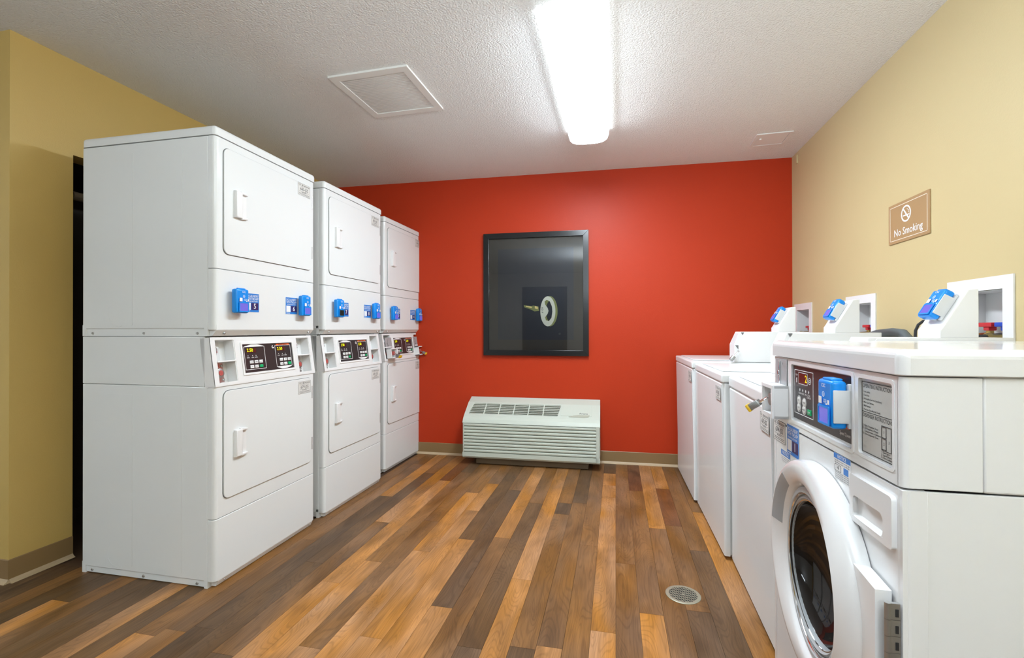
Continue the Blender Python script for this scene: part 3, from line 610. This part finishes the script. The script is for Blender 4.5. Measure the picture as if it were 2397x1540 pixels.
m.ring([(.008, 0), (.0092, 0), (.0092, .0005), (.008, .0005)], 20, T((-.056, .040, z))); m.ring([(.003, 0), (.0042, 0), (.0042, .0005), (.003, .0005)], 14, T((-.056, .040, z)))
for i, tx in enumerate(('WASH', 'RINSE', 'SPIN', 'CYCLE')):
    m.text(tx, -.122 + i * .020, .000, .0052, 'CENTER', z + .0004, .9); m.poly([(-.122 + i * .020, .014), (-.119 + i * .020, .009), (-.122 + i * .020, .005), (-.125 + i * .020, .009)], z, z + .0005, 'z')
m.text('COMPLETE', -.062, -.006, .0045, 'CENTER', z + .0004, .9); m.text('START', -.144, .050, .005, 'CENTER', z + .0004, .8); m.box(-.147, -.142, .028, .042, z, z + .0005)

m.build('lettering', 'white', cp)
MB().box(-.129, -.072, .028, .057, .003, .0038).build('display', 'ledbox', cp)
MB().text('2', -.079, .0425, .021, 'CENTER', .0041).build('display_digits', 'ledor', cp)
for bx, by in ((-.128, -.021), (-.092, -.023), (-.129, -.041), (-.093, -.043)):
    part('flbtn', 'button', 'paper', cp, lambda: MB().cyl((0, 0, .002), (0, 0, .0045), .0105, n=20, bev=.0008).ring([(.0125, .003), (.0135, .003), (.0135, .0036), (.0125, .0036)], 24), T((bx, by, 0)))
for i, (bx, by) in enumerate(((-.128, -.021), (-.092, -.023), (-.129, -.041), (-.093, -.043))):
    MB().text(('HOT', 'WARM', 'COLD', 'BRIGHT')[i], bx, by, .0048, 'CENTER', .0047, .85).build('button_lettering', 'greyink', cp)
MB().box(-.069, -.045, -.052, -.037, .002, .0048, bev=.001).build('start_button', 'green', cp)
MB().text('START', -.057, -.0445, .0045, 'CENTER', .0051, .9).build('button_lettering', 'white', cp)
MB().poly([(.128, -.046), (.158, -.046), (.156, -.036), (.150, -.031), (.136, -.031), (.130, -.036)], .003, .0038, 'z').build('orange_emblem', 'orange', cp)
MB().text('Speed Queen', .138, -.060, .009, 'CENTER', .0035, w=.050).build('brand_lettering', 'paper', cp)
reader(F, fp(.2235, .934, .004), 1)
# operating instructions
ip = MB().box(-.059, .059, -.076, .076, 0, .0012).build('instruction_label', 'silverpaper', F, fp(.0905, .9195, .0055))
m = MB(); z = .0014
fr(m, -.0575, .0575, -.0745, .0745, .0012, z - .0001); m.box(-.0565, .0565, .0105, .0117, z - .0001, z + .0004)
m.text('OPERATING INSTRUCTIONS', 0, .0655, .0085, 'CENTER', z, w=.106); m.text('DISPENSER INSTRUCTIONS', 0, .0035, .0085, 'CENTER', z, w=.106)
for i, tx in enumerate(('1. Load Laundry.', '2. Close Door.', '3. Add Supplies (See Instructions Below).', '4. Make Cycle Selection.', '5. Make Payment.', '6. Press Start (Door Must be Closed).')):
    m.text(tx, -.054, .0535 - i * .0075, .0044, 'LEFT', z, .72)
for i, tx in enumerate(('1. Open Dispenser Door.', '2. Add Supplies in Proper', '    Compartment as Indicated.', '3. Close Dispenser Door.')):
    m.text(tx, -.054, -.018 - i * .0058, .0042, 'LEFT', z, w=.064)
fr(m, .016, .049, -.055, -.006, .0010, z - .0001); fr(m, .016, .032, -.030, -.008, .0010, z - .0001); fr(m, .016, .032, -.053, -.031, .0010, z - .0001)
m.text('1', .024, -.019, .006, 'CENTER', z); m.text('2', .024, -.042, .006, 'CENTER', z); m.text('3', .041, -.036, .006, 'CENTER', z)
for i, tx in enumerate(('1. Detergent', '2. Liquid Bleach', '3. Fabric Softener')): m.text(tx, .014, -.0585 - i * .0052, .0042, 'LEFT', z, w=.040)
m.build('lettering', 'ink', ip)
# coin slot plate and lock box
cs = MB().box(-.046, .046, -.044, .042, 0, .0022, bev=.001).build('coin_slot_plate', 'plate', F, fp(.6105, .9705, -.001))
MB().box(-.010, -.006, .004, .036, .002, .007, bev=.001).box(-.012, -.004, -.008, .006, .002, .010, bev=.002).box(-.010, -.006, -.040, -.008, .002, .006, bev=.001).build('coin_slot', 'chrome', cs)
MB().text('A', .014, .028, .008, 'CENTER', .0025).build('lettering', 'greyink', cs)
lb = MB()
lb.plate([(.557, .834), (.656, .834), (.656, .934), (.557, .934)], [[(.567, .846), (.648, .846), (.648, .924), (.567, .924)]], -.046, -.040, mtx=YZ)
lb.box(-.041, 0, .557, .567, .834, .934, bev=.002).box(-.041, 0, .646, .656, .834, .934, bev=.002).box(-.041, 0, .557, .656, .834, .844, bev=.002).box(-.041, 0, .557, .656, .924, .934, bev=.002).box(-.012, 0, .56, .65, .84, .93)
lb = lb.build('lock_box', 'bracket', F)
MB().cyl((-.010, .600, .888), (-.040, .600, .888), .020, n=20, bev=.003).build('lock_hub', 'steel2', lb)
MB().cyl((-.0435, .5565, .885), (-.022, .5555, .885), .0001).build('rivet', 'steel2', lb) if False else None
id_sticker(F, fp(.635, .783, -.0005), '674-JSS', 'paper')
number_label(F, fp(.523, .777, -.0005), '1')
def notice(y, z, w, h, hh, label_txt, key):
    n = MB().box(-w / 2, w / 2, -h / 2, h / 2, 0, .0005).build('notice_label', 'white', F, fp(y, z, -.0005))
    MB().box(-w / 2, w / 2, h / 2 - hh, h / 2, .0005, .0008).build('blue_header', 'notice', n)
    MB().text(label_txt, 0, h / 2 - hh / 2, hh * .7, 'CENTER', .0010, w=w * .7).build('header_lettering', 'white', n)
    return n
n1 = notice(.582, .714, .074, .036, .016, 'NOTICE', 'a')
m = MB()
for i in range(3): m.text(('Do not overload the machine.', 'Remove clothes when finished.', 'Use only the amount shown.')[i], 0, -.003 - i * .0055, .0042, 'CENTER', .0008, w=.068)
m.build('lettering', 'greyink', n1)
n2 = notice(.2265, .782, .079, .060, .012, 'NOTICE', 'b')
m = MB()
for i in range(2): m.text('High efficiency washer: use HE soap.', 0, .014 - i * .005, .0036, 'CENTER', .0008, w=.072)
fr(m, -.034, -.004, -.010, .005, .0006, .0006); m.text('HE', -.019, -.0025, .008, 'CENTER', .0008)
for i in range(4): m.text('Too much soap gives poor results.', 0, -.013 - i * .0045, .0036, 'CENTER', .0008, w=.072)
m.build('lettering', 'greyink', n2)
MB().box(.008, .030, -.010, .005, .0006, .0009).build('blue_picture', 'notice', n2)
# detergent drawer
dr = MB().plate(rr(.015, .172, .690, .790, .008, 3), [rr(.045, .160, .701, .747, .012, 4)], -.010, .0005, mtx=YZ)
dr.poly([(.160, .700), (.045, .700), (.045, .748), (.160, .748)], .016, .018, 'x')
dr = dr.build('dispenser_drawer', 'enamel_fl', F)
pk = MB()
pk.poly([(-.0095, .700), (.017, .712), (.017, .747), (.0145, .747), (.0145, .715), (-.0105, .7020)], .045, .160, 'y')
pk.box(-.008, .017, .1585, .1605, .701, .747).box(-.008, .017, .0445, .0465, .701, .747).box(-.008, .017, .045, .160, .746, .748)
pk.build('finger_pull', 'enamel_fl', dr)
# round door
DCY, DCZ = .345, .485
dmx = fp(DCY, DCZ, -.002)
def dish(mb):
    # the ring stands further out on its hinge side than on its pull side
    for v in mb.bm.verts:
        r_ = math.hypot(v.co.x, v.co.y); k_ = min(1, max(0, (.270 - r_) / .05)) * min(1, max(0, v.co.z) / .03)
        v.co.z += v.co.x * .107 * k_
    return mb
prof = [(.276, 0), (.276, .020), (.273, .029), (.266, .034), (.256, .037), (.236, .038), (.222, .037), (.216, .034), (.210, .026), (.204, .010), (.200, 0)]
dn = dish(MB().ring(prof, 96))
dd = dn.build('door', 'enamel_fl', F, dmx)
MB().plate([(.165, -.33), (.318, -.33), (.318, .125), (.196, .140), (.165, .10)], [], .002, .030).build('hinge_arm', 'enamel_fl', dd)
gk = MB().ring([(.206, .0), (.206, .020), (.200, .026), (.192, .026), (.186, .018), (.186, .0)], 96)
gk.ring([(.186, .0), (.186, .012), (.178, .020), (.170, .012), (.170, .0)], 96)
dish(gk).build('inner_ring', 'gasket', dd)
gl = MB(); gp = [(.174, .010)] + [(.172 * math.cos(R(a)), .010 - .075 * math.sin(R(a)) ) for a in (4, 15, 30, 45, 60, 75)] + [(.0, -.065), (.0, -.068)] + [(.176 * math.cos(R(a)), .006 - .075 * math.sin(R(a))) for a in (75, 60, 45, 30, 15, 4)]
gl.ring(gp, 72); gl.build('door_glass', 'glassy', dd)
dish(MB().ring([(.176, .012), (.176, .0155), (.171, .0155), (.171, .012)], 72)).build('glass_rim', 'chrome', dd)
dish(MB().ring([(.1865, .0175), (.1865, .0195), (.1885, .0235), (.1900, .0235), (.1880, .0175)], 72)).build('trim_ring', 'chrome', dd)
dish(MB().ring([(.176, .010), (.176, .0135), (.1795, .0190), (.1800, .010)], 72)).build('dark_ring', 'seam', dd)
dish(MB().ring([(.219, .034), (.222, .0374), (.252, .0382), (.260, .0374), (.260, .034)], 24, None, R(128), R(171))).build('door_pull', 'pull', dd)  # flat grey arc: the shade of the pull recess, painted on the ring
hg = MB()
for k in range(16):
    z1 = .598 - k * .0305
    hg.box(-.012, .006, -.0, .0065, z1 - .0297, z1)
    hg.cyl((-.013, .0035, z1 - .0297), (-.013, .0035, z1), .0052, n=12)
hg = hg.build('piano_hinge', 'steel2', F, T((-.008, .004, 0)))
hs = MB()
for k in range(16): hs.box(-.002, .003, -.0012, .003, .598 - k * .0305 - .024, .598 - k * .0305 - .010)
hs.build('hinge_slots', 'dark', hg)
fl_lock = padlock(on(F, (-.052, .585, .893)), Matrix.Rotation(.024, 4, 'Z') @ Matrix.Rotation(R(52), 4, 'Y') @ Matrix.Rotation(R(20), 4, 'X') @ Matrix.Rotation(R(75), 4, 'Z'), 'steel padlock with yellow rubber bumper hanging from the front loader')
cn_m = T((.004, 0, ZCn + .002))
for yy, lab in ((.110, 'brass and yellow padlock on the left coin box of the farthest dryer'), (.608, 'brass and yellow padlock on the right coin box of the farthest dryer')):
    padlock(on(d3, (.026, yy, ZCn + .056)), Matrix.Rotation(R(-62), 4, 'Y') @ Matrix.Rotation(R(90), 4, 'Z'), lab, 'padlocks on the farthest dryer', .95)

# ---------------------------------------------------------------- laundry outlet boxes, hoses
for i, (y0, y1, _) in enumerate(BOXES):
    lab = ['white recessed outlet box behind the washer next to the front loader, widest in view', 'white recessed outlet box behind the middle top loading washer', 'white recessed outlet box in the corner by the red wall'][i]
    t = root('laundry_outlet_box', lab, 'outlet box', (XR, (y0 + y1) / 2, 0), 0, 'outlet boxes in the right wall'); wy = (y1 - y0) / 2
    MB().plate([(-wy, BZ0), (wy, BZ0), (wy, BZ1), (-wy, BZ1)], [[(-wy + FRW, BZ0 + FRW), (wy - FRW, BZ0 + FRW), (wy - FRW, BZ1 - FRW), (-wy + FRW, BZ1 - FRW)]], -.006, -.0005, mtx=YZ).build('trim_frame', 'bracket', t)
    b = MB(); yi, za, zb, dp = wy - FRW - .001, BZ0 + FRW + .001, BZ1 - FRW - .001, .095
    b.box(dp - .004, dp, -yi, yi, za, zb).box(0, dp, -yi, -yi + .003, za, zb).box(0, dp, yi - .003, yi, za, zb).box(0, dp, -yi, yi, za, za + .003).box(0, dp, -yi, yi, zb - .003, zb)
    b.build('recess', 'palegrey', t)
    for k, (yy, mm) in enumerate(((.035, 'redp'), (-.047, 'bluep'))):
        v = MB().cyl((.055, yy, za), (.055, yy, 1.098), .011, n=14).cyl((.055, yy, 1.082), (.000, yy, 1.076), .0105, n=14).cyl((.004, yy, 1.0765), (-.010, yy, 1.075), .0145, n=8).build('valve', 'brass', t)
        MB().box(.036, .074, yy - .034, yy + .034, 1.112, 1.128, bev=.003).box(.042, .068, yy - .014, yy + .014, 1.098, 1.114, bev=.003).build('valve_handle', mm, v)
    for k, yy in enumerate((.035, -.047)):
        hp = [(XR - .008, (y0 + y1) / 2 + yy, 1.075), (XR - .035, (y0 + y1) / 2 + yy, 1.070), (XR - .055, (y0 + y1) / 2 + yy + .005, 1.045), (XR - .060, (y0 + y1) / 2 + yy + .012, 1.00), (XR - .060, (y0 + y1) / 2 + yy + .02, .80), (XR - .060, (y0 + y1) / 2 + yy + .02, .40)]
        tag(MB().tube(hp, .0115, 10).build('washer_hose', 'hose'), 'black water hose on the %s valve of the %s outlet box' % (('red', 'blue')[k], ('nearest', 'middle', 'farthest')[i]), 'hose', 'water hoses at the outlet boxes')
tag(MB().tube([(1.19, 2.70, 1.062), (1.195, 2.66, 1.066), (1.20, 2.60, 1.080), (1.225, 2.52, 1.088), (1.236, 2.46, 1.083), (1.242, 2.42, 1.05), (1.242, 2.40, .98), (1.242, 2.40, .7), (1.242, 2.40, .3)], .021, 12).build('drain_hose', 'greyhose'), 'grey drain hose bending down the tan wall behind the middle washer', 'hose')
p = [on(w2, c_) for c_ in ((.520, .128, 1.132), (.508, .136, 1.131), (.497, .141, 1.119), (.490, .143, 1.099), (.488, .143, 1.060), (.488, .143, .900))]
tag(MB().tube(p, .0045, 8).build('reader_cable', 'hose'), 'short black cable curling from the reader beside the nearest outlet box', 'cable')

# ---------------------------------------------------------------- wall air conditioner
A = root('wall_air_conditioner', 'long off-white wall air conditioner with louvred front under the picture', 'air conditioner', (XR, yred(XR), 0), AW)
x0, x1 = -2.560, -1.455
pf = [(0, .523), (-.090, .488), (-.228, .398), (-.258, .372), (-.272, .350), (-.272, .072), (-.262, .060), (0, .060)]
def acpoly(b, pts, xa, xb, bev=0): return b.poly([(p_[0], p_[1]) for p_ in pts], xa, xb, 'x', bev)
bd = MB()
acpoly(bd, [(-.004, .523), (-.090, .488), (-.100, .480), (-.100, .06), (-.004, .06)], x0, x1, .004)
acpoly(bd, [(-.09, .40), (-.225, .34), (-.258, .340), (-.258, .076), (-.25, .06), (-.09, .06)], x0 + .002, x1 - .002, .003)
bd.build('case', 'ac', A)
fc = MB()                      # front cover frame: sloped part with grille opening, band, bottom rail
sl = math.atan2(.090, .138); Lsl = math.hypot(.138, .090)
SM_ = T((0, -.228, .398)) @ Matrix.Rotation(sl, 4, 'X')        # XY design on the slope: X along, Y up the slope
fc.plate([(x0, -.004), (x1, -.004), (x1, Lsl), (x0, Lsl)], [[(x0 + .035, .020), (-1.790, .020), (-1.770, Lsl - .016), (x0 + .055, Lsl - .016)]], -.012, .0, mtx=SM_)
acpoly(fc, [(-.228, .398), (-.258, .374), (-.272, .350), (-.274, .344), (-.25, .344), (-.20, .38)], x0, x1)
acpoly(fc, [(-.274, .106), (-.274, .074), (-.264, .060), (-.24, .060), (-.24, .106)], x0, x1)
for xa, xb in ((x0, x0 + .014), (x1 - .030, x1)): fc.box(xa, xb, -.274, -.25, .07, .35, bev=.010, seg=3, sel=lambda a, b: abs(a.z - b.z) > .01 and a.y < -.26 and (a.x < x0 + .01 or a.x > x1 - .01))
fc.build('front_cover', 'ac', A)
for k in range(9):
    zc = .120 + k * .0262
    part('louver', 'louver', 'ac', A, lambda: MB().box(x0 + .008, x1 - .022, -.012, .010, -.0098, .0098, bev=.0055, seg=3), T((0, -.262, zc)))
gr = MB().plate([(x0 + .03, .015), (-1.785, .015), (-1.765, Lsl - .012), (x0 + .05, Lsl - .012)], [], -.040, -.036, mtx=SM_).build('grille_well', 'dark', A)
for k in range(7):
    yy = .026 + k * .0195
    MB().box(x0 + .036, -1.774, yy - .0026, yy + .0026, -.014, -.001).build('grille_slat', 'ac', A, SM_)
for k in range(5):
    xx = x0 + .040 + (k + 1) * (.735 / 6)
    MB().box(xx - .004, xx + .004, .018, Lsl - .014, -.015, .0008).build('grille_bar', 'ac', A, SM_)
cd = MB().rrect(-1.765, -1.520, .030, Lsl - .012, .004, -.001, .0022, bev=.0008).build('control_door', 'ac', A, SM_)
MB().text('Amana', -1.585, .058, .018, 'CENTER', .0026).build('brand_lettering', 'ink', cd)
MB().poly([(-1.70, .018), (-1.66, .036), (-1.62, .042), (-1.535, .042), (-1.545, .020), (-1.58, .014)], .0005, .0032, 'z').build('latch_recess', 'acgrey', cd)
MB().box(x0 + .10, x1 - .09, -.225, -.004, .004, .062, bev=.004).build('sub_base', 'acbase', A)

# ---------------------------------------------------------------- framed picture
Pm = T((XR, yred(XR), 0)) @ Matrix.Rotation(AW, 4, 'Z')
PX0, PX1, PZ0, PZ1 = -2.4455, -1.547, .882, 1.930
Pn = root('framed_picture', 'black framed picture of an old key on a dark ground on the red wall', 'picture', (XR, yred(XR), 0), AW)
PF = T(((PX0 + PX1) / 2, 0, (PZ0 + PZ1) / 2)) @ Matrix.Rotation(R(90), 4, 'X')      # X right, Y up, Z towards room
hw, hh = (PX1 - PX0) / 2, (PZ1 - PZ0) / 2; fwid = .046
fo = MB()
for pts in ([(-hw, -hh), (hw, -hh), (hw - fwid, -hh + fwid), (-hw + fwid, -hh + fwid)], [(-hw, hh), (hw, hh), (hw - fwid, hh - fwid), (-hw + fwid, hh - fwid)],
            [(-hw, -hh), (-hw, hh), (-hw + fwid, hh - fwid), (-hw + fwid, -hh + fwid)], [(hw, -hh), (hw, hh), (hw - fwid, hh - fwid), (hw - fwid, -hh + fwid)]):
    fo.poly(pts, .002, .030, 'z', .0015)
fo.build('frame', 'frame', Pn, PF)
MB().box(-hw + fwid - .004, hw - fwid + .004, -hh + fwid - .004, hh - fwid + .004, .004, .010).build('mat_board', 'matb', Pn, PF)
pr = MB().box(-hw + .125, hw - .125, -hh + .135, hh - .135, .010, .011).build('print', 'prt', Pn, PF)
def kx(px): return (px - 1254) / 246 * (2 * hw)     # photo pixel -> picture metres
def kz(py): return (686 - py) / 290 * (2 * hh)
el = lambda cx, cy, rx, ry, n=36: [(kx(cx) + rx * math.cos(2 * math.pi * i / n), kz(cy) + ry * math.sin(2 * math.pi * i / n)) for i in range(n)]
MB().plate(el(1288, 727, .066, .128), [el(1289, 727, .036, .088)], .0111, .0114).build('key_edge_print', 'keyd', pr)
MB().plate(el(1283.5, 727, .064, .127), [[(kx(x_), kz(y_)) for x_, y_ in ((1281, 700), (1288, 704), (1293, 716), (1294, 728), (1292, 742), (1286, 750), (1279, 748), (1277, 741), (1283, 733), (1285, 726), (1283, 719), (1277, 711), (1276, 704))]], .0115, .0118).build('key_bow_print', 'keyw', pr)
MB().poly([(kx(1227), kz(712)), (kx(1245), kz(714.5)), (kx(1250), kz(713)), (kx(1262), kz(716)), (kx(1263), kz(726)), (kx(1252), kz(727)), (kx(1245), kz(723)), (kx(1228), kz(717))], .0112, .0114, 'z').build('key_shank_print', 'keyd', pr)
MB().poly([(kx(1232), kz(713.5)), (kx(1246), kz(716)), (kx(1246), kz(719)), (kx(1232), kz(716))], .0115, .0117, 'z').poly([(kx(1253), kz(714)), (kx(1260), kz(716)), (kx(1260), kz(722)), (kx(1253), kz(720))], .0115, .0117, 'z').build('key_highlight_print', 'keyb', pr)
MB().text('AD-9', kx(1270.5), kz(724), .017, 'CENTER', .0120, rot=R(-90)).build('key_lettering', 'keyshade', pr)
MB().box(-hw + fwid - .003, hw - fwid + .003, -hh + fwid - .003, hh - fwid + .003, .016, .018).build('glass_pane', 'glass', Pn, PF)

# ---------------------------------------------------------------- no smoking sign
Sg = root('no_smoking_sign', 'tan no smoking sign with white border and symbol on the right wall', 'sign', (XR, 2.493, 1.6055), 0)
SF = FRONT_N
MB().box(-.156, .156, -.094, .094, .0005, .006, bev=.0008).build('plate', 'sign', Sg, SF)
m = MB(); fr(m, -.143, .143, -.081, .081, .003, .006); m.build('border', 'signline', Sg, SF)
m = MB(); m.ring([(.031, .006), (.038, .006), (.038, .0068), (.031, .0068)], 40, T((-.012, .030, 0)))
m.box(-.034, .034, -.0035, .0035, .0062, .0070, mtx=T((-.012, .030, 0)) @ Matrix.Rotation(R(-50), 4, 'Z')); m.build('prohibition_ring', 'white', Sg, SF)
m = MB(); m.box(-.036, .010, .020, .0255, .0059, .0064); m.box(.0115, .0135, .020, .0255, .0059, .0064)
m.tube([(.012, .030, .0062), (.006, .035, .0062), (.010, .041, .0062), (.002, .046, .0062), (-.004, .050, .0062)], .0012, 6); m.build('cigarette', 'white', Sg, SF)
MB().text('No Smoking', 0.0, -.048, .035, 'CENTER', .0063, .93).build('lettering', 'white', Sg, SF)
# small cover strip near the corner, ceiling hatch, ceiling vent
tag(MB().box(XR - .010, XR, 3.868, 3.888, 2.338, 2.40, bev=.002).build('corner_cover', 'tan_wall'), 'small tan cover strip high on the right wall by the corner', 'cover')
Hc = root('ceiling_access_panel', 'small plain access panel with round knob in the ceiling near the corner', 'panel', (1.01, 3.575, H), -.03)
MB().plate([(-.112, -.112), (.112, -.112), (.112, .112), (-.112, .112)], [[(-.094, -.094), (.094, -.094), (.094, .094), (-.094, .094)]], -.006, 0).build('frame', 'ceil_flat', Hc)
MB().box(-.0925, .0925, -.0925, .0925, -.004, -.0005, bev=.001).build('panel', 'ceil_flat', Hc)
MB().cyl((-.070, -.030, -.004), (-.070, -.030, -.012), .0085, n=16, bev=.002).build('knob', 'vent', Hc)
V = root('ceiling_vent', 'square white return air grille in the ceiling above the dryers', 'vent', (-1.262, 2.385, H), -.015)
MB().plate([(-.225, -.238), (.225, -.238), (.225, .238), (-.225, .238)], [[(-.185, -.195), (.185, -.195), (.185, .195), (-.185, .195)]], -.010, 0).build('frame', 'vent', V)
MB().box(-.187, .187, -.197, .197, -.0012, -.0002).build('back', 'ventin', V)
for k in range(26):
    part('vslat', 'slat', 'vent', V, lambda: MB().box(-.185, .185, -.0069, .0069, -.0007, .0007, mtx=Matrix.Rotation(R(5), 4, 'X')), T((0, -.1875 + k * .015, -.0055)))

# ---------------------------------------------------------------- ceiling lamps
def ceiling_lamp(loc, label, m, rz=0):
    t = root('ceiling_lamp', label, 'lamp', loc, rz, 'wraparound ceiling lamps')
    MB().box(-.115, .115, -.600, .600, -.040, -.0005, bev=.003).build('housing', 'vent', t)
    b = bmesh.new(); n = 12; rings = []
    for j in range(13):
        yy = -.614 + 1.228 * j / 12; e = 1 - max(0, (abs(yy) - .56) / .054) ** 2 * .0
        row = []
        for i in range(n + 1):
            a = math.pi * i / n; sx = .132 * (1 - .0); row.append((math.copysign(abs(math.cos(a)) ** .55, math.cos(a)) * sx, yy, -.018 - .080 * math.sin(a) ** .7))
        rings.append([b.verts.new(c) for c in row])
    for j in range(12):
        for i in range(n): b.faces.new((rings[j][i], rings[j][i + 1], rings[j + 1][i + 1], rings[j + 1][i]))
    b.faces.new(rings[0][::-1]); b.faces.new(rings[-1])
    bmesh.ops.recalc_face_normals(b, faces=b.faces)
    ends = [e for e in b.edges if abs(abs(e.verts[0].co.y) - .614) < 1e-4 and abs(abs(e.verts[1].co.y) - .614) < 1e-4]
    bmesh.ops.bevel(b, geom=ends, offset=.016, segments=3, profile=.5, affect='EDGES', clamp_overlap=True)
    mb = MB(); mb.bm.free(); mb.bm = b; df = mb.build('diffuser', m, t)
    df.data.materials.append(MT[m + 'side'])
    for p_ in df.data.polygons:
        if p_.normal.z > -.55: p_.material_index = 1
    return t
ceiling_lamp((-.206, 2.520, H), 'long white lit wraparound lamp on the textured ceiling', 'lamp', .006)
ceiling_lamp((.7, -2.3, H), 'added unseen fill lamp behind the camera on the right', 'lampb')  # this lamp and the next are added as fill, out of view
ceiling_lamp((-3.45, -.9, H), 'added unseen fill lamp behind the camera on the left', 'lampb')

# ---------------------------------------------------------------- floor drain
Dn = root('floor_drain', 'round nickel floor drain set in the wood-look floor by the washers', 'drain', (.2453, 2.0625, 0), R(28))
rad = .070
MB().ring([(rad, -.004), (rad, .0015), (rad - .003, .0028), (rad - .014, .0022), (rad - .014, -.004)], 48).build('rim', 'drain', Dn)
MB().cyl((0, 0, .0002), (0, 0, .0006), rad - .010, n=40).build('well', 'dark', Dn)
for k in range(-4, 5):
    q_ = k * .0122; hl = math.sqrt(max(0, (rad - .013) ** 2 - q_ * q_))
    MB().box(-hl, hl, q_ - .0014, q_ + .0014, .0006, .0022).build('grate_bar', 'drain', Dn)
m = MB()
for k in range(-5, 6):
    q_ = k * .0100; hl = math.sqrt(max(0, (rad - .013) ** 2 - q_ * q_)); m.box(q_ - .0012, q_ + .0012, -hl, hl, .0006, .0021)
m.cyl((0, 0, .0006), (0, 0, .0024), .006, n=14)
m.build('cross_bars', 'drain', Dn)
